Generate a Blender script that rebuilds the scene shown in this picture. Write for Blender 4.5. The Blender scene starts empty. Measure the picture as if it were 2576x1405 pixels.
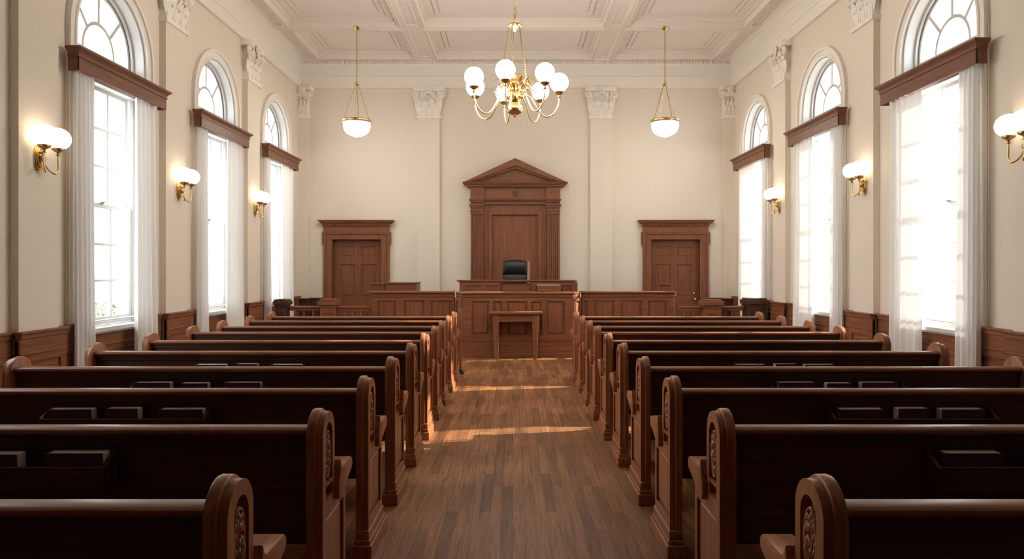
import bpy, bmesh, math, random
from mathutils import Vector, Matrix
from mathutils.geometry import tessellate_polygon
PI = math.pi
scene = bpy.context.scene
col = scene.collection
sin, cos = math.sin, math.cos

# ------------------------------------------------------------------ materials
def new_mat(name):
    m = bpy.data.materials.new(name); m.use_nodes = True
    nt = m.node_tree; nt.nodes.clear()
    out = nt.nodes.new('ShaderNodeOutputMaterial')
    return m, nt, out

def N(nt, t, **kw):
    n = nt.nodes.new(t)
    for k, v in kw.items():
        if k in n.inputs: n.inputs[k].default_value = v
        else: setattr(n, k, v)
    return n

def ramp(nt, stops):
    r = nt.nodes.new('ShaderNodeValToRGB')
    el = r.color_ramp.elements
    while len(el) > 1: el.remove(el[-1])
    el[0].position = stops[0][0]; el[0].color = (*stops[0][1], 1)
    for p, c in stops[1:]:
        e = el.new(p); e.color = (*c, 1)
    return r

def plain(name, c, rough=.6, metal=0., bump=0., bscale=60., var=0.03, spec=.5):
    m, nt, out = new_mat(name)
    b = N(nt, 'ShaderNodeBsdfPrincipled'); b.inputs['Roughness'].default_value = rough
    b.inputs['Metallic'].default_value = metal
    b.inputs['Specular IOR Level'].default_value = spec
    tc = N(nt, 'ShaderNodeTexCoord')
    no = N(nt, 'ShaderNodeTexNoise'); no.inputs['Scale'].default_value = bscale*.15; no.inputs['Detail'].default_value = 5
    nt.links.new(tc.outputs['Object'], no.inputs['Vector'])
    lo = tuple(max(0, x*(1-var)) for x in c); hi = tuple(min(1, x*(1+var)) for x in c)
    r = ramp(nt, [(.3, lo), (.7, hi)])
    nt.links.new(no.outputs['Fac'], r.inputs['Fac']); nt.links.new(r.outputs['Color'], b.inputs['Base Color'])
    if bump:
        n2 = N(nt, 'ShaderNodeTexNoise'); n2.inputs['Scale'].default_value = bscale; n2.inputs['Detail'].default_value = 4
        nt.links.new(tc.outputs['Object'], n2.inputs['Vector'])
        bp = N(nt, 'ShaderNodeBump'); bp.inputs['Strength'].default_value = bump; bp.inputs['Distance'].default_value = .004
        nt.links.new(n2.outputs['Fac'], bp.inputs['Height']); nt.links.new(bp.outputs['Normal'], b.inputs['Normal'])
    nt.links.new(b.outputs['BSDF'], out.inputs['Surface'])
    return m

def wood(name, light, dark, axis, rough=.38, spec=.5, coat=0.0, scale=1.0):
    m, nt, out = new_mat(name)
    b = N(nt, 'ShaderNodeBsdfPrincipled'); b.inputs['Roughness'].default_value = rough
    b.inputs['Specular IOR Level'].default_value = spec
    b.inputs['Coat Weight'].default_value = coat; b.inputs['Coat Roughness'].default_value = .18
    tc = N(nt, 'ShaderNodeTexCoord'); oi = N(nt, 'ShaderNodeObjectInfo')
    sc = [26*scale]*3; sc['xyz'.index(axis)] = 1.4*scale
    mp = N(nt, 'ShaderNodeMapping'); mp.inputs['Scale'].default_value = sc
    add = N(nt, 'ShaderNodeVectorMath', operation='ADD')
    rs = N(nt, 'ShaderNodeMath', operation='MULTIPLY'); rs.inputs[1].default_value = 37.0
    nt.links.new(oi.outputs['Random'], rs.inputs[0])
    nt.links.new(tc.outputs['Object'], mp.inputs['Vector']); nt.links.new(mp.outputs['Vector'], add.inputs[0]); nt.links.new(rs.outputs[0], add.inputs[1])
    n1 = N(nt, 'ShaderNodeTexNoise'); n1.inputs['Scale'].default_value = 1.0; n1.inputs['Detail'].default_value = 6; n1.inputs['Distortion'].default_value = .8
    nt.links.new(add.outputs[0], n1.inputs['Vector'])
    n2 = N(nt, 'ShaderNodeTexNoise'); n2.inputs['Scale'].default_value = 5.0; n2.inputs['Detail'].default_value = 3
    nt.links.new(add.outputs[0], n2.inputs['Vector'])
    mx = N(nt, 'ShaderNodeMath', operation='MULTIPLY_ADD'); mx.inputs[1].default_value = .35
    nt.links.new(n2.outputs['Fac'], mx.inputs[0])
    sb = N(nt, 'ShaderNodeMath', operation='MULTIPLY'); sb.inputs[1].default_value = .65
    nt.links.new(n1.outputs['Fac'], sb.inputs[0]); nt.links.new(sb.outputs[0], mx.inputs[2])
    r = ramp(nt, [(.34, dark), (.52, tuple((a+c)/2 for a, c in zip(light, dark))), (.66, light)])
    nt.links.new(mx.outputs[0], r.inputs['Fac']); nt.links.new(r.outputs['Color'], b.inputs['Base Color'])
    bp = N(nt, 'ShaderNodeBump'); bp.inputs['Strength'].default_value = .08; bp.inputs['Distance'].default_value = .003
    nt.links.new(mx.outputs[0], bp.inputs['Height']); nt.links.new(bp.outputs['Normal'], b.inputs['Normal'])
    nt.links.new(b.outputs['BSDF'], out.inputs['Surface'])
    return m

def floor_mat():
    m, nt, out = new_mat('oak_floor_boards')
    b = N(nt, 'ShaderNodeBsdfPrincipled'); b.inputs['Roughness'].default_value = .52; b.inputs['Specular IOR Level'].default_value = .25
    tc = N(nt, 'ShaderNodeTexCoord')
    mp = N(nt, 'ShaderNodeMapping'); mp.inputs['Rotation'].default_value = (0, 0, PI/2)
    nt.links.new(tc.outputs['Object'], mp.inputs['Vector'])
    br = N(nt, 'ShaderNodeTexBrick'); br.offset = .37; br.offset_frequency = 3
    br.inputs['Scale'].default_value = 1; br.inputs['Brick Width'].default_value = .85; br.inputs['Row Height'].default_value = .072
    br.inputs['Mortar Size'].default_value = .0016; br.inputs['Mortar Smooth'].default_value = .2; br.inputs['Bias'].default_value = -.25
    br.inputs['Color1'].default_value = (1, 1, 1, 1); br.inputs['Color2'].default_value = (.42, .39, .37, 1); br.inputs['Mortar'].default_value = (.40, .36, .34, 1)
    nt.links.new(mp.outputs['Vector'], br.inputs['Vector'])
    mp2 = N(nt, 'ShaderNodeMapping'); mp2.inputs['Scale'].default_value = (60, 2.2, 1)
    nt.links.new(tc.outputs['Object'], mp2.inputs['Vector'])
    n1 = N(nt, 'ShaderNodeTexNoise'); n1.inputs['Scale'].default_value = 1; n1.inputs['Detail'].default_value = 6; n1.inputs['Distortion'].default_value = 1.2
    nt.links.new(mp2.outputs['Vector'], n1.inputs['Vector'])
    r = ramp(nt, [(.3, FLOOR_D), (.5, FLOOR_M), (.7, FLOOR_L)])
    nt.links.new(n1.outputs['Fac'], r.inputs['Fac'])
    n3 = N(nt, 'ShaderNodeTexNoise'); n3.inputs['Scale'].default_value = 1.7; n3.inputs['Detail'].default_value = 4
    nt.links.new(tc.outputs['Object'], n3.inputs['Vector'])
    r3 = ramp(nt, [(.3, (.8, .8, .8)), (.65, (1.08, 1.08, 1.08))])
    nt.links.new(n3.outputs['Fac'], r3.inputs['Fac'])
    mm = N(nt, 'ShaderNodeMix', data_type='RGBA', blend_type='MULTIPLY'); mm.inputs[0].default_value = 1
    nt.links.new(r.outputs['Color'], mm.inputs[6]); nt.links.new(br.outputs['Color'], mm.inputs[7])
    m2 = N(nt, 'ShaderNodeMix', data_type='RGBA', blend_type='MULTIPLY'); m2.inputs[0].default_value = 1
    nt.links.new(mm.outputs[2], m2.inputs[6]); nt.links.new(r3.outputs['Color'], m2.inputs[7])
    nt.links.new(m2.outputs[2], b.inputs['Base Color'])
    bp = N(nt, 'ShaderNodeBump'); bp.inputs['Strength'].default_value = .25; bp.inputs['Distance'].default_value = .003
    nt.links.new(br.outputs['Color'], bp.inputs['Height']); nt.links.new(bp.outputs['Normal'], b.inputs['Normal'])
    nt.links.new(b.outputs['BSDF'], out.inputs['Surface'])
    return m

def glow(name, c, s):
    m, nt, out = new_mat(name)
    b = N(nt, 'ShaderNodeBsdfPrincipled'); b.inputs['Base Color'].default_value = (.95, .93, .88, 1); b.inputs['Roughness'].default_value = .25
    b.inputs['Emission Color'].default_value = (*c, 1); b.inputs['Emission Strength'].default_value = s
    nt.links.new(b.outputs['BSDF'], out.inputs['Surface'])
    return m

def pane_mat():
    m, nt, out = new_mat('window_glass')
    t = N(nt, 'ShaderNodeBsdfTransparent'); t.inputs['Color'].default_value = (.97, .98, .98, 1)
    g = N(nt, 'ShaderNodeBsdfGlossy'); g.inputs['Roughness'].default_value = .02
    lw = N(nt, 'ShaderNodeLayerWeight'); pw = N(nt, 'ShaderNodeMath', operation='POWER'); pw.inputs[1].default_value = 5
    fr = N(nt, 'ShaderNodeMath', operation='MULTIPLY_ADD'); fr.inputs[1].default_value = .6; fr.inputs[2].default_value = .03
    mx = N(nt, 'ShaderNodeMixShader')
    nt.links.new(lw.outputs['Facing'], pw.inputs[0]); nt.links.new(pw.outputs[0], fr.inputs[0])
    nt.links.new(fr.outputs[0], mx.inputs[0]); nt.links.new(t.outputs[0], mx.inputs[1]); nt.links.new(g.outputs[0], mx.inputs[2])
    nt.links.new(mx.outputs[0], out.inputs['Surface'])
    return m

def curtain_mat():
    m, nt, out = new_mat('sheer_white_cloth')
    d = N(nt, 'ShaderNodeBsdfDiffuse'); d.inputs['Color'].default_value = (.88, .877, .868, 1)
    t = N(nt, 'ShaderNodeBsdfTranslucent'); t.inputs['Color'].default_value = (.88, .877, .868, 1)
    mx = N(nt, 'ShaderNodeMixShader'); mx.inputs[0].default_value = .08
    tc = N(nt, 'ShaderNodeTexCoord'); no = N(nt, 'ShaderNodeTexNoise'); no.inputs['Scale'].default_value = 220
    bp = N(nt, 'ShaderNodeBump'); bp.inputs['Strength'].default_value = .05
    nt.links.new(tc.outputs['Object'], no.inputs['Vector']); nt.links.new(no.outputs['Fac'], bp.inputs['Height']); nt.links.new(bp.outputs['Normal'], d.inputs['Normal'])
    nt.links.new(d.outputs[0], mx.inputs[1]); nt.links.new(t.outputs[0], mx.inputs[2]); nt.links.new(mx.outputs[0], out.inputs['Surface'])
    return m

FLOOR_D, FLOOR_M, FLOOR_L = (.17, .069, .026), (.30, .130, .053), (.40, .185, .080)
M = {}
WL, WD = (.30, .118, .058), (.175, .065, .031)
PL, PD = (.31, .118, .054), (.175, .062, .028)
for ax in 'xyz':
    M['w'+ax] = wood('court_oak_'+ax, WL, WD, ax, .45, .3)
    M['p'+ax] = wood('pew_walnut_'+ax, PL, PD, ax, .40, .28, .04)
    M['e'+ax] = wood('pew_end_oak_'+ax, (.47, .19, .088), (.21, .074, .032), ax, .34, .35)
    M['v'+ax] = wood('valance_oak_'+ax, (.245, .105, .060), (.15, .062, .035), ax, .45, .3)
    M['k'+ax] = wood('pew_back_shaded_walnut_'+ax, (.090, .034, .019), (.042, .016, .009), ax, .36, .45)  # walnut darkened: shade on the camera-facing backs is put into the colour
    M['d'+ax] = wood('dark_mahogany_'+ax, (.10, .035, .020), (.050, .017, .010), ax, .4)
M['tan'] = wood('pale_maple', (.48, .33, .21), (.36, .24, .15), 'z', .45)
M['floor'] = floor_mat()
M['wall'] = plain('cream_wall_paint', (.78, .712, .612), .75, bump=.03, bscale=180, var=.015, spec=.25)
M['trim'] = plain('ivory_trim_paint', (.87, .83, .77), .6, bump=.02, bscale=160, var=.015, spec=.3)
M['ceil'] = plain('ceiling_paint', (.85, .795, .735), .75, bump=.02, bscale=160, var=.015, spec=.25)
M['white'] = plain('white_window_paint', (.60, .597, .588), .5, var=.015)
M['plaster'] = plain('carved_plaster', (.88, .835, .77), .7, bump=.2, bscale=90, var=.06, spec=.3)
M['brass'] = plain('polished_brass', (.76, .57, .28), .24, metal=1., var=.12, bscale=80)
M['dbrass'] = plain('aged_brass', (.50, .34, .16), .32, metal=1., var=.2, bscale=80)
M['globe'] = glow('opal_glass_lit', (1, .82, .60), 2.3)
M['bright'] = glow('opal_globe_bright', (1, .92, .81), 55)
M['bowl'] = glow('opal_bowl_lit', (1, .92, .81), 28)
M['pane'] = pane_mat()
M['cloth'] = curtain_mat()
M['leather'] = plain('black_leather', (.007, .007, .008), .36, bump=.25, bscale=220, var=.2)
M['cover'] = plain('dark_purple_book_cloth', (.065, .020, .046), .5, bump=.1, bscale=260, var=.15)
M['page'] = plain('white_page_block', (.95, .93, .90), .8, var=.03, bscale=300)
M['iron'] = plain('blackened_iron', (.02, .018, .017), .5, metal=.6, var=.2)
M['grass'] = plain('pale_gravel', (.52, .51, .48), .9, bump=.3, bscale=40, var=.25)
M['leaf'] = plain('shrub_leaf', (.15, .20, .09), .6, var=.5, bscale=30)
M['stem'] = plain('shrub_twig', (.12, .08, .05), .8, var=.2)
M['dial'] = plain('grey_metal', (.25, .24, .23), .5, metal=.5)

# ------------------------------------------------------------------ mesh builder
PL3 = {'xz': lambda u, v, w: (u, w, v), 'yz': lambda u, v, w: (w, u, v), 'xy': lambda u, v, w: (u, v, w)}
class MB:
    def __init__(s): s.v = []; s.f = []
    def add(s, vs, fs):
        b = len(s.v); s.v += [tuple(x) for x in vs]; s.f += [tuple(i+b for i in f) for f in fs]; return s
    def box(s, x0, x1, y0, y1, z0, z1):
        vs = [(x, y, z) for x in (x0, x1) for y in (y0, y1) for z in (z0, z1)]
        return s.add(vs, [(0, 1, 3, 2), (4, 6, 7, 5), (0, 4, 5, 1), (2, 3, 7, 6), (0, 2, 6, 4), (1, 5, 7, 3)])
    def plate(s, outer, holes=(), plane='xz', w0=0, w1=.02):
        P = PL3[plane]; loops = [list(outer)] + [list(h) for h in holes]
        pts = [p for l in loops for p in l]; n = len(pts)
        tris = tessellate_polygon([[Vector((p[0], p[1], 0)) for p in l] for l in loops])
        vs = [P(p[0], p[1], w0) for p in pts] + [P(p[0], p[1], w1) for p in pts]
        fs = [tuple(t) for t in tris] + [tuple(i+n for i in reversed(t)) for t in tris]
        b = 0
        for l in loops:
            k = len(l)
            for i in range(k):
                j = (i+1) % k; fs.append((b+i, b+j, b+j+n, b+i+n))
            b += k
        return s.add(vs, fs)
    def prism(s, outline, plane, w0, w1):
        P = PL3[plane]; n = len(outline)
        vs = [P(u, v, w0) for u, v in outline] + [P(u, v, w1) for u, v in outline]
        fs = [tuple(range(n)), tuple(range(2*n-1, n-1, -1))] + [(i, (i+1) % n, (i+1) % n+n, i+n) for i in range(n)]
        return s.add(vs, fs)
    def lathe(s, prof, c=(0, 0, 0), seg=24, ax='z', sx=1, sy=1):
        vs = []; fs = []; n = len(prof)
        for k in range(seg):
            a = 2*PI*k/seg
            for r, h in prof:
                p = (r*cos(a)*sx, r*sin(a)*sy, h)
                if ax == 'x': p = (p[2], p[0], p[1])
                if ax == 'y': p = (p[0], p[2], p[1])
                vs.append((p[0]+c[0], p[1]+c[1], p[2]+c[2]))
        for k in range(seg):
            k2 = (k+1) % seg
            for i in range(n-1): fs.append((k*n+i, k2*n+i, k2*n+i+1, k*n+i+1))
        if prof[0][0] > 1e-6: fs.append(tuple(k*n for k in range(seg))[::-1])
        if prof[-1][0] > 1e-6: fs.append(tuple(k*n+n-1 for k in range(seg)))
        return s.add(vs, fs)
    def ball(s, c, r, seg=20, rings=12, sc=(1, 1, 1)):
        prof = [(max(r*sin(PI*i/rings), 0 if i in (0, rings) else 1e-5), -r*cos(PI*i/rings)) for i in range(rings+1)]
        b = len(s.v); s.lathe(prof, (0, 0, 0), seg)
        for i in range(b, len(s.v)):
            x, y, z = s.v[i]; s.v[i] = (x*sc[0]+c[0], y*sc[1]+c[1], z*sc[2]+c[2])
        return s
    def tube(s, pts, r, seg=8, closed=False):
        pts = [Vector(p) for p in pts]; n = len(pts)
        rs = r if isinstance(r, (list, tuple)) else [r]*n
        vs = []; fs = []; ref = None
        for i, p in enumerate(pts):
            a = pts[(i-1) % n] if closed else pts[max(i-1, 0)]
            b = pts[(i+1) % n] if closed else pts[min(i+1, n-1)]
            t = (b-a)
            t = t.normalized() if t.length > 1e-9 else Vector((0, 0, 1))
            if ref is None:
                ref = t.orthogonal().normalized()
            ref = (ref - t*ref.dot(t))
            ref = ref.normalized() if ref.length > 1e-6 else t.orthogonal().normalized()
            bn = t.cross(ref)
            for k in range(seg):
                q = 2*PI*k/seg; vs.append(p + (ref*cos(q)+bn*sin(q))*rs[i])
        m = n if closed else n-1
        for i in range(m):
            j = (i+1) % n
            for k in range(seg):
                k2 = (k+1) % seg; fs.append((i*seg+k, i*seg+k2, j*seg+k2, j*seg+k))
        if not closed:
            fs.append(tuple(range(seg))[::-1]); fs.append(tuple((n-1)*seg+k for k in range(seg)))
        return s.add(vs, fs)
    def sheet(s, grid):
        n, m = len(grid), len(grid[0])
        return s.add([p for row in grid for p in row], [(i*m+j, i*m+j+1, (i+1)*m+j+1, (i+1)*m+j) for i in range(n-1) for j in range(m-1)])
    def xf(s, mat, start=0):
        for i in range(start, len(s.v)): s.v[i] = tuple(mat @ Vector(s.v[i]))
        return s
    def build(s, name, mat, parent=None, bevel=0., smooth=None, seg=1, label=None, thick=0):
        me = bpy.data.meshes.new(name)
        org = Vector(parent_loc(parent)) if parent is not None else Vector((0, 0, 0))
        bm = bmesh.new()
        for v in s.v: bm.verts.new(Vector(v)-org)
        bm.verts.ensure_lookup_table()
        for f in s.f:
            try: bm.faces.new([bm.verts[i] for i in dict.fromkeys(f)])
            except Exception: pass
        bmesh.ops.recalc_face_normals(bm, faces=bm.faces[:])
        if bevel:
            ed = [e for e in bm.edges if len(e.link_faces) == 2 and e.calc_face_angle(0) > .5]
            bmesh.ops.bevel(bm, geom=ed, offset=bevel, segments=seg, profile=.5, affect='EDGES', clamp_overlap=True)
        if smooth is not None:
            for f in bm.faces: f.smooth = True
        bm.to_mesh(me); bm.free()
        if smooth is not None: me.set_sharp_from_angle(angle=math.radians(smooth))
        me.materials.append(M[mat])
        o = bpy.data.objects.new(name, me); col.objects.link(o)
        if parent is not None: o.parent = parent
        if label: o['label'] = label
        return o

def parent_loc(o):
    l = Vector((0, 0, 0))
    while o is not None: l = l + o.location; o = o.parent
    return l

def tag(o, label, cat=None, group=None, kind=None):
    o['label'] = label
    if cat: o['category'] = cat
    if group: o['group'] = group
    if kind: o['kind'] = kind
    return o

def thing(name, label, cat, loc, group=None, kind=None):
    o = bpy.data.objects.new(name, None); col.objects.link(o); o.location = loc; o.empty_display_size = .1
    return tag(o, label, cat, group, kind)

def copy_tree(o, parent=None):
    c = o.copy(); col.objects.link(c)
    if parent is not None: c.parent = parent
    for ch in list(o.children): copy_tree(ch, c)
    return c

def rect(u0, u1, v0, v1): return [(u0, v0), (u1, v0), (u1, v1), (u0, v1)]
def arch(c, h, v0, sp, n=28):
    return [(c-h, v0), (c+h, v0)] + [(c+h*cos(PI*i/n), sp+h*sin(PI*i/n)) for i in range(n+1)]
def sector(c, sp, r0, r1, a0, a1, n=10):
    o = [(c+r1*cos(a0+(a1-a0)*i/n), sp+r1*sin(a0+(a1-a0)*i/n)) for i in range(n+1)]
    return o + [(c+r0*cos(a1+(a0-a1)*i/n), sp+r0*sin(a1+(a0-a1)*i/n)) for i in range(n+1)]

# ------------------------------------------------------------------ dimensions (camera at x=0,y=0 looking along +y)
XL, XR = -4.58, 4.72
YB, YF = 15.0, -1.6
ZC, ZE = 6.05, 5.45
WIN_L, WIN_R = [8.0, 10.80, 13.50], [7.76, 10.68, 13.55]
REAR_L, REAR_R = [5.20], []      # unseen window added beside the camera to light the front pews
PIL_L, PIL_R = [6.64, 9.34, 12.14], [6.22, 9.25, 12.16]
SP, RO, RI = 4.10, .84, .70          # arch spring height, casing radius, opening radius
ORD = ['nearest the camera', 'middle', 'farthest, by the back wall']

# ------------------------------------------------------------------ setting
tag(MB().box(XL-.2, XR+.2, YF, YB+.2, -.12, 0).build('floor', 'floor'), 'brown oak strip floor running down the aisle', kind='structure')

def side_wall(name, X, s, wins):
    poly = [(YF, 0)]
    for c in wins:
        poly += [(c-RI, 0)] + [(c-RI, SP)] + [(c-RI*cos(PI*i/28), SP+RI*sin(PI*i/28)) for i in range(1, 28)] + [(c+RI, SP), (c+RI, 0)]
    poly += [(YB, 0), (YB, 6.4), (YF, 6.4)]
    o = MB().plate(poly, (), 'yz', X, X+s*.36).build(name, 'wall')
    return tag(o, 'cream side wall with tall arched window openings', kind='structure')
side_wall('wall_left', XL, -1, REAR_L+WIN_L)
side_wall('wall_right', XR, 1, REAR_R+WIN_R)
DOORS = [(-3.34, 'left'), (3.48, 'right')]
poly = [(XL-.36, 0)]
for c, _ in DOORS: poly += [(c-.53, 0), (c-.53, 2.22), (c+.53, 2.22), (c+.53, 0)]
poly += [(XR+.36, 0), (XR+.36, 6.4), (XL-.36, 6.4)]
tag(MB().plate(poly, (), 'xz', YB, YB+.3).build('wall_back', 'wall'), 'cream far wall behind the bench', kind='structure')
tag(MB().box(XL-.36, XR+.36, YF-.3, YF, 0, 6.4).build('wall_front', 'dz'), 'unseen wall closing the room behind the camera, panelled dark to dim the pew backs', kind='structure')  # unseen; kept dark and close so little light reaches the pew backs
tag(MB().box(-60, 60, -30, 70, -.6, -.55).build('ground', 'grass'), 'pale ground outside the windows', kind='structure')

# ceiling: coffers between moulded beams
def ceiling():
    mb = MB()
    xs = [(-4.12, -2.10), (-1.62, 1.66), (2.14, 4.26)]
    ys = [(-2.1+2.52*k+.14, -2.1+2.52*(k+1)-.14) for k in range(6)]
    ys = [y for y in ys if y[1] < 12.9] + [(13.07, 14.82)]
    strips = [(-4.44, -4.25), (4.39, 4.58)]
    holes = [rect(a, b, c, d) for a, b in xs for c, d in ys] + [rect(a, b, c, d) for a, b in strips for c, d in ys]
    mid = [(-1.95, -1.77), (1.81, 1.99)]
    holes += [rect(a, b, c, d-.02) for a, b in mid for c, d in ys]
    mb.plate(rect(XL-.1, XR+.1, YF-.1, YB+.1), holes, 'xy', ZC, ZC+.15)
    for c, d in ys:
        for a, b in strips: mb.box(a-.01, b+.01, c-.01, d+.01, ZC+.05, ZC+.07)
        for a, b in mid: mb.box(a-.01, b+.01, c-.01, d+.01, ZC+.035, ZC+.05)
        for a, b in xs:
            # lip bead on the beam edge, stepped borders, centre panel
            mb.plate(rect(a-.055, b+.055, c-.055, d+.055), [rect(a, b, c, d)], 'xy', ZC-.012, ZC)
            mb.plate(rect(a-.02, b+.02, c-.02, d+.02), [rect(a, b, c, d)], 'xy', ZC-.026, ZC-.012)
            mb.plate(rect(a-.055, b+.055, c-.055, d+.055), [rect(a-.036, b+.036, c-.036, d+.036)], 'xy', ZC-.026, ZC-.012)
            e = .045
            mb.plate(rect(a, b, c, d), [rect(a+e, b-e, c+e, d-e)], 'xy', ZC+.085, ZC+.14)
            e = .20; g = .016
            mb.plate(rect(a-.01, b+.01, c-.01, d+.01), [rect(a+e, b-e, c+e, d-e)], 'xy', ZC+.13, ZC+.16)
            mb.box(a+.1, b-.1, c+.1, d-.1, ZC+.165, ZC+.18)
            e2 = .30
            mb.plate(rect(a+e+g, b-e-g, c+e+g, d-e-g), [rect(a+e2, b-e2, c+e2, d-e2)], 'xy', ZC+.138, ZC+.165)
            mb.box(a+e2+g, b-e2-g, c+e2+g, d-e2-g, ZC+.142, ZC+.165)
    mb.box(XL-.36, XR+.36, YF-.3, YB+.3, ZC+.34, ZC+.40)
    return mb
tag(ceiling().build('ceiling', 'ceil'), 'coffered pale ceiling with moulded beams', kind='structure')

# entablature
def ent(sgn, w):
    p = [(0, ZE), (.06, ZE), (.06, ZE+.19), (.075, ZE+.195), (.085, ZE+.225), (.055, ZE+.235), (.055, ZE+.46), (.075, ZE+.475), (.085, ZE+.5), (.085, ZE+.565),
         (.11, ZE+.575), (.12, ZE+.595), (.12, ZC+.01), (0, ZC+.01)]
    return [(w+sgn*a, z) for a, z in p]
tag(MB().prism(ent(1, XL), 'xz', YF, YB).build('trim_1', 'trim'), 'moulded cornice along the left wall', kind='structure')
tag(MB().prism(ent(-1, XR), 'xz', YF, YB).build('trim_2', 'trim'), 'moulded cornice along the right wall', kind='structure')
mb = MB().prism(ent(-1, YB), 'yz', XL, XR)
for k in range(150):
    x = XL+.1+k*(XR-XL-.2)/150
    mb.box(x, x+.036, YB-.125, YB-.07, ZE+.508, ZE+.56)
tag(mb.build('trim_3', 'trim'), 'cornice with a row of dentils on the far wall', kind='structure')

# carved capital, built in a local frame: u across, v up 0..0.66, w out of the wall
def capital(half, depth, seed=3):
    rnd = random.Random(seed); mb = MB()
    mb.box(-half-.03, half+.03, 0, depth+.03, 0, .055)
    mb.box(-half, half, 0, depth, .05, .60)
    # abacus with a dipped front
    n = 8; ab = [(-half-.10, 0), (half+.10, 0), (half+.10, depth+.05)]
    ab += [(half+.07-(2*half+.14)*i/n, depth+.09-.05*sin(PI*i/n)) for i in range(n+1)] + [(-half-.10, depth+.05)]
    mb.plate([(u, w) for u, w in ab], (), 'xy', .575, .665)
    def leaf(u, v0, h, wd, out, w0, ang=0.):
        g = []
        for i in range(9):
            t = i/8; wv = wd*(.55+.75*sin(PI*min(t*1.05, 1)))*(1-t**4*.8)
            o = w0+out*(t**2.4); z = v0+h*(t if t < .85 else .85-(t-.85)*1.3)
            row = []
            for j in range(7):
                q = j/3-1; rip = .010*abs(sin(3.3*q+i*1.3))
                row.append((u+ang*t*t+wv*q*(1+.12*(i % 2)), o-.022*q*q+rip+.006, z))
            g.append(row)
        mb.sheet(g); mb.sheet([[(a, b-.012, c) for a, b, c in r] for r in g])
    for u in (-.66, 0, .66): leaf(u*half, .05, .25, half*.26, .05, depth)
    for u in (-1, -.36, .36, 1): leaf(u*half*.9, .12, .34, half*.24, .075, depth, .03*u)
    for k in range(9):
        u = (k/4-1)*half*.95; mb.tube([(u, depth+.004, .06), (u+rnd.uniform(-.02, .02), depth+.012, .2), (u+rnd.uniform(-.04, .04), depth+.008, .36)], .007, 5)
    for sg in (-1, 1):
        for c_u, c_v, R, n in ((half+.045, .49, .075, 30), (half*.42, .50, .055, 26), (half+.02, .375, .042, 20)):
            pts = []
            for i in range(n):
                a = 4.3*PI*i/n; r = R*(1-.82*i/n)
                pts.append((sg*(c_u+r*cos(a)*-1), depth+.035+.02*i/n, c_v+r*sin(a)))
            mb.tube(pts, .017, 6)
        for k in range(9):
            a = rnd.uniform(0, 2*PI); r = rnd.uniform(.0, .075)
            mb.ball((sg*(half*.98+r*cos(a)), depth+.03+rnd.uniform(0, .02), .46+r*sin(a)), rnd.uniform(.014, .024), 7, 5)
    for k in range(26):
        u = rnd.uniform(-half*.95, half*.95); v = .40+rnd.uniform(0, .16)
        mb.ball((u, depth+rnd.uniform(.01, .035), v), rnd.uniform(.014, .03), 7, 5, (1, .8, 1))
    for k in range(7):
        a = 2*PI*k/7; mb.ball((.05*cos(a), depth+.075, .59+.05*sin(a)), .032, 8, 6, (1, .7, 1))
    mb.ball((0, depth+.095, .59), .028, 8, 6)
    return mb

pil_n = [3]
def pilaster(loc, half, depth, rotz, label, zbase=0.):
    pil_n[0] += 1
    root = thing('trim_%d' % pil_n[0], label, None, loc, kind='structure')
    root.rotation_euler.z = rotz
    L = Vector(loc)
    o = MB().box(-half, half, 0, depth, zbase, 4.80).box(-half-.02, half+.02, 0, depth+.02, zbase, zbase+.1)
    for i, v in enumerate(o.v): o.v[i] = tuple(Vector(v)+L)
    o.build('shaft', 'wall', root)
    c = capital(half, depth, pil_n[0])
    c.xf(Matrix.Translation((L.x, L.y, 4.79)))
    c.build('capital', 'plaster', root, smooth=40, label='carved ivory acanthus capital')
    return root
for i, y in enumerate(PIL_L): pilaster((XL, y, 0), .28, .085, -PI/2, 'pilaster with carved capital on the left wall, ' + ORD[i])
for i, y in enumerate(PIL_R): pilaster((XR, y, 0), .26, .085, PI/2, 'pilaster with carved capital on the right wall, ' + ORD[i])
pilaster((-1.80, YB, 0), .235, .07, PI, 'pilaster between the left door and the tall panel')
pilaster((1.89, YB, 0), .235, .07, PI, 'pilaster between the tall panel and the right door')
pilaster((XL+.11, YB, 0), .115, .13, PI, 'narrow pilaster in the far left corner')
pilaster((XR-.11, YB, 0), .115, .13, PI, 'narrow pilaster in the far right corner')

# wainscot along the side walls, between the window recesses
def wains(name, X, s, wins, pils, label):
    mb = MB(); d = -s
    ends = [YF] + sum([[c-RI, c+RI] for c in wins], []) + [YB-.02]
    for k in range(0, len(ends), 2):
        y0, y1 = ends[k], ends[k+1]
        def run(a, b, x, rec=True):
            def bx(p, z0, z1, e=0.): mb.box(min(x, x+d*p), max(x, x+d*p), a-e, b+e, z0, z1)
            bx(.03, 0, .93); bx(.05, 0, .15); bx(.04, .15, .17); bx(.046, .80, .955); bx(.056, .795, .812); bx(.062, .945, .985, .004); bx(.075, .985, 1.01, .01)
            w = b-a
            if rec and w > .3:
                P = min(x, x+d*.046), max(x, x+d*.046)
                mb.plate(rect(a, b, .17, .80), [rect(a+.09, b-.09, .27, .72)], 'yz', *P)
                bx2 = (a+.12, b-.12)
                mb.box(min(x, x+d*.042), max(x, x+d*.042), bx2[0], bx2[1], .31, .68)
        ps = [p for p in pils if y0 < p < y1]
        if ps:
            p, hw = ps[0], (.28 if s < 0 else .26)+.02
            run(y0, p-hw, X); run(p-hw-.03, p+hw+.03, X+d*.085); run(p+hw, y1, X)
        else: run(y0, y1, X)
    return tag(mb.build(name, 'wy', bevel=.004), label, kind='structure')
wains('trim_12', XL, -1, REAR_L+WIN_L, PIL_L, 'wood wainscot with sunk panels along the left wall')
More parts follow.
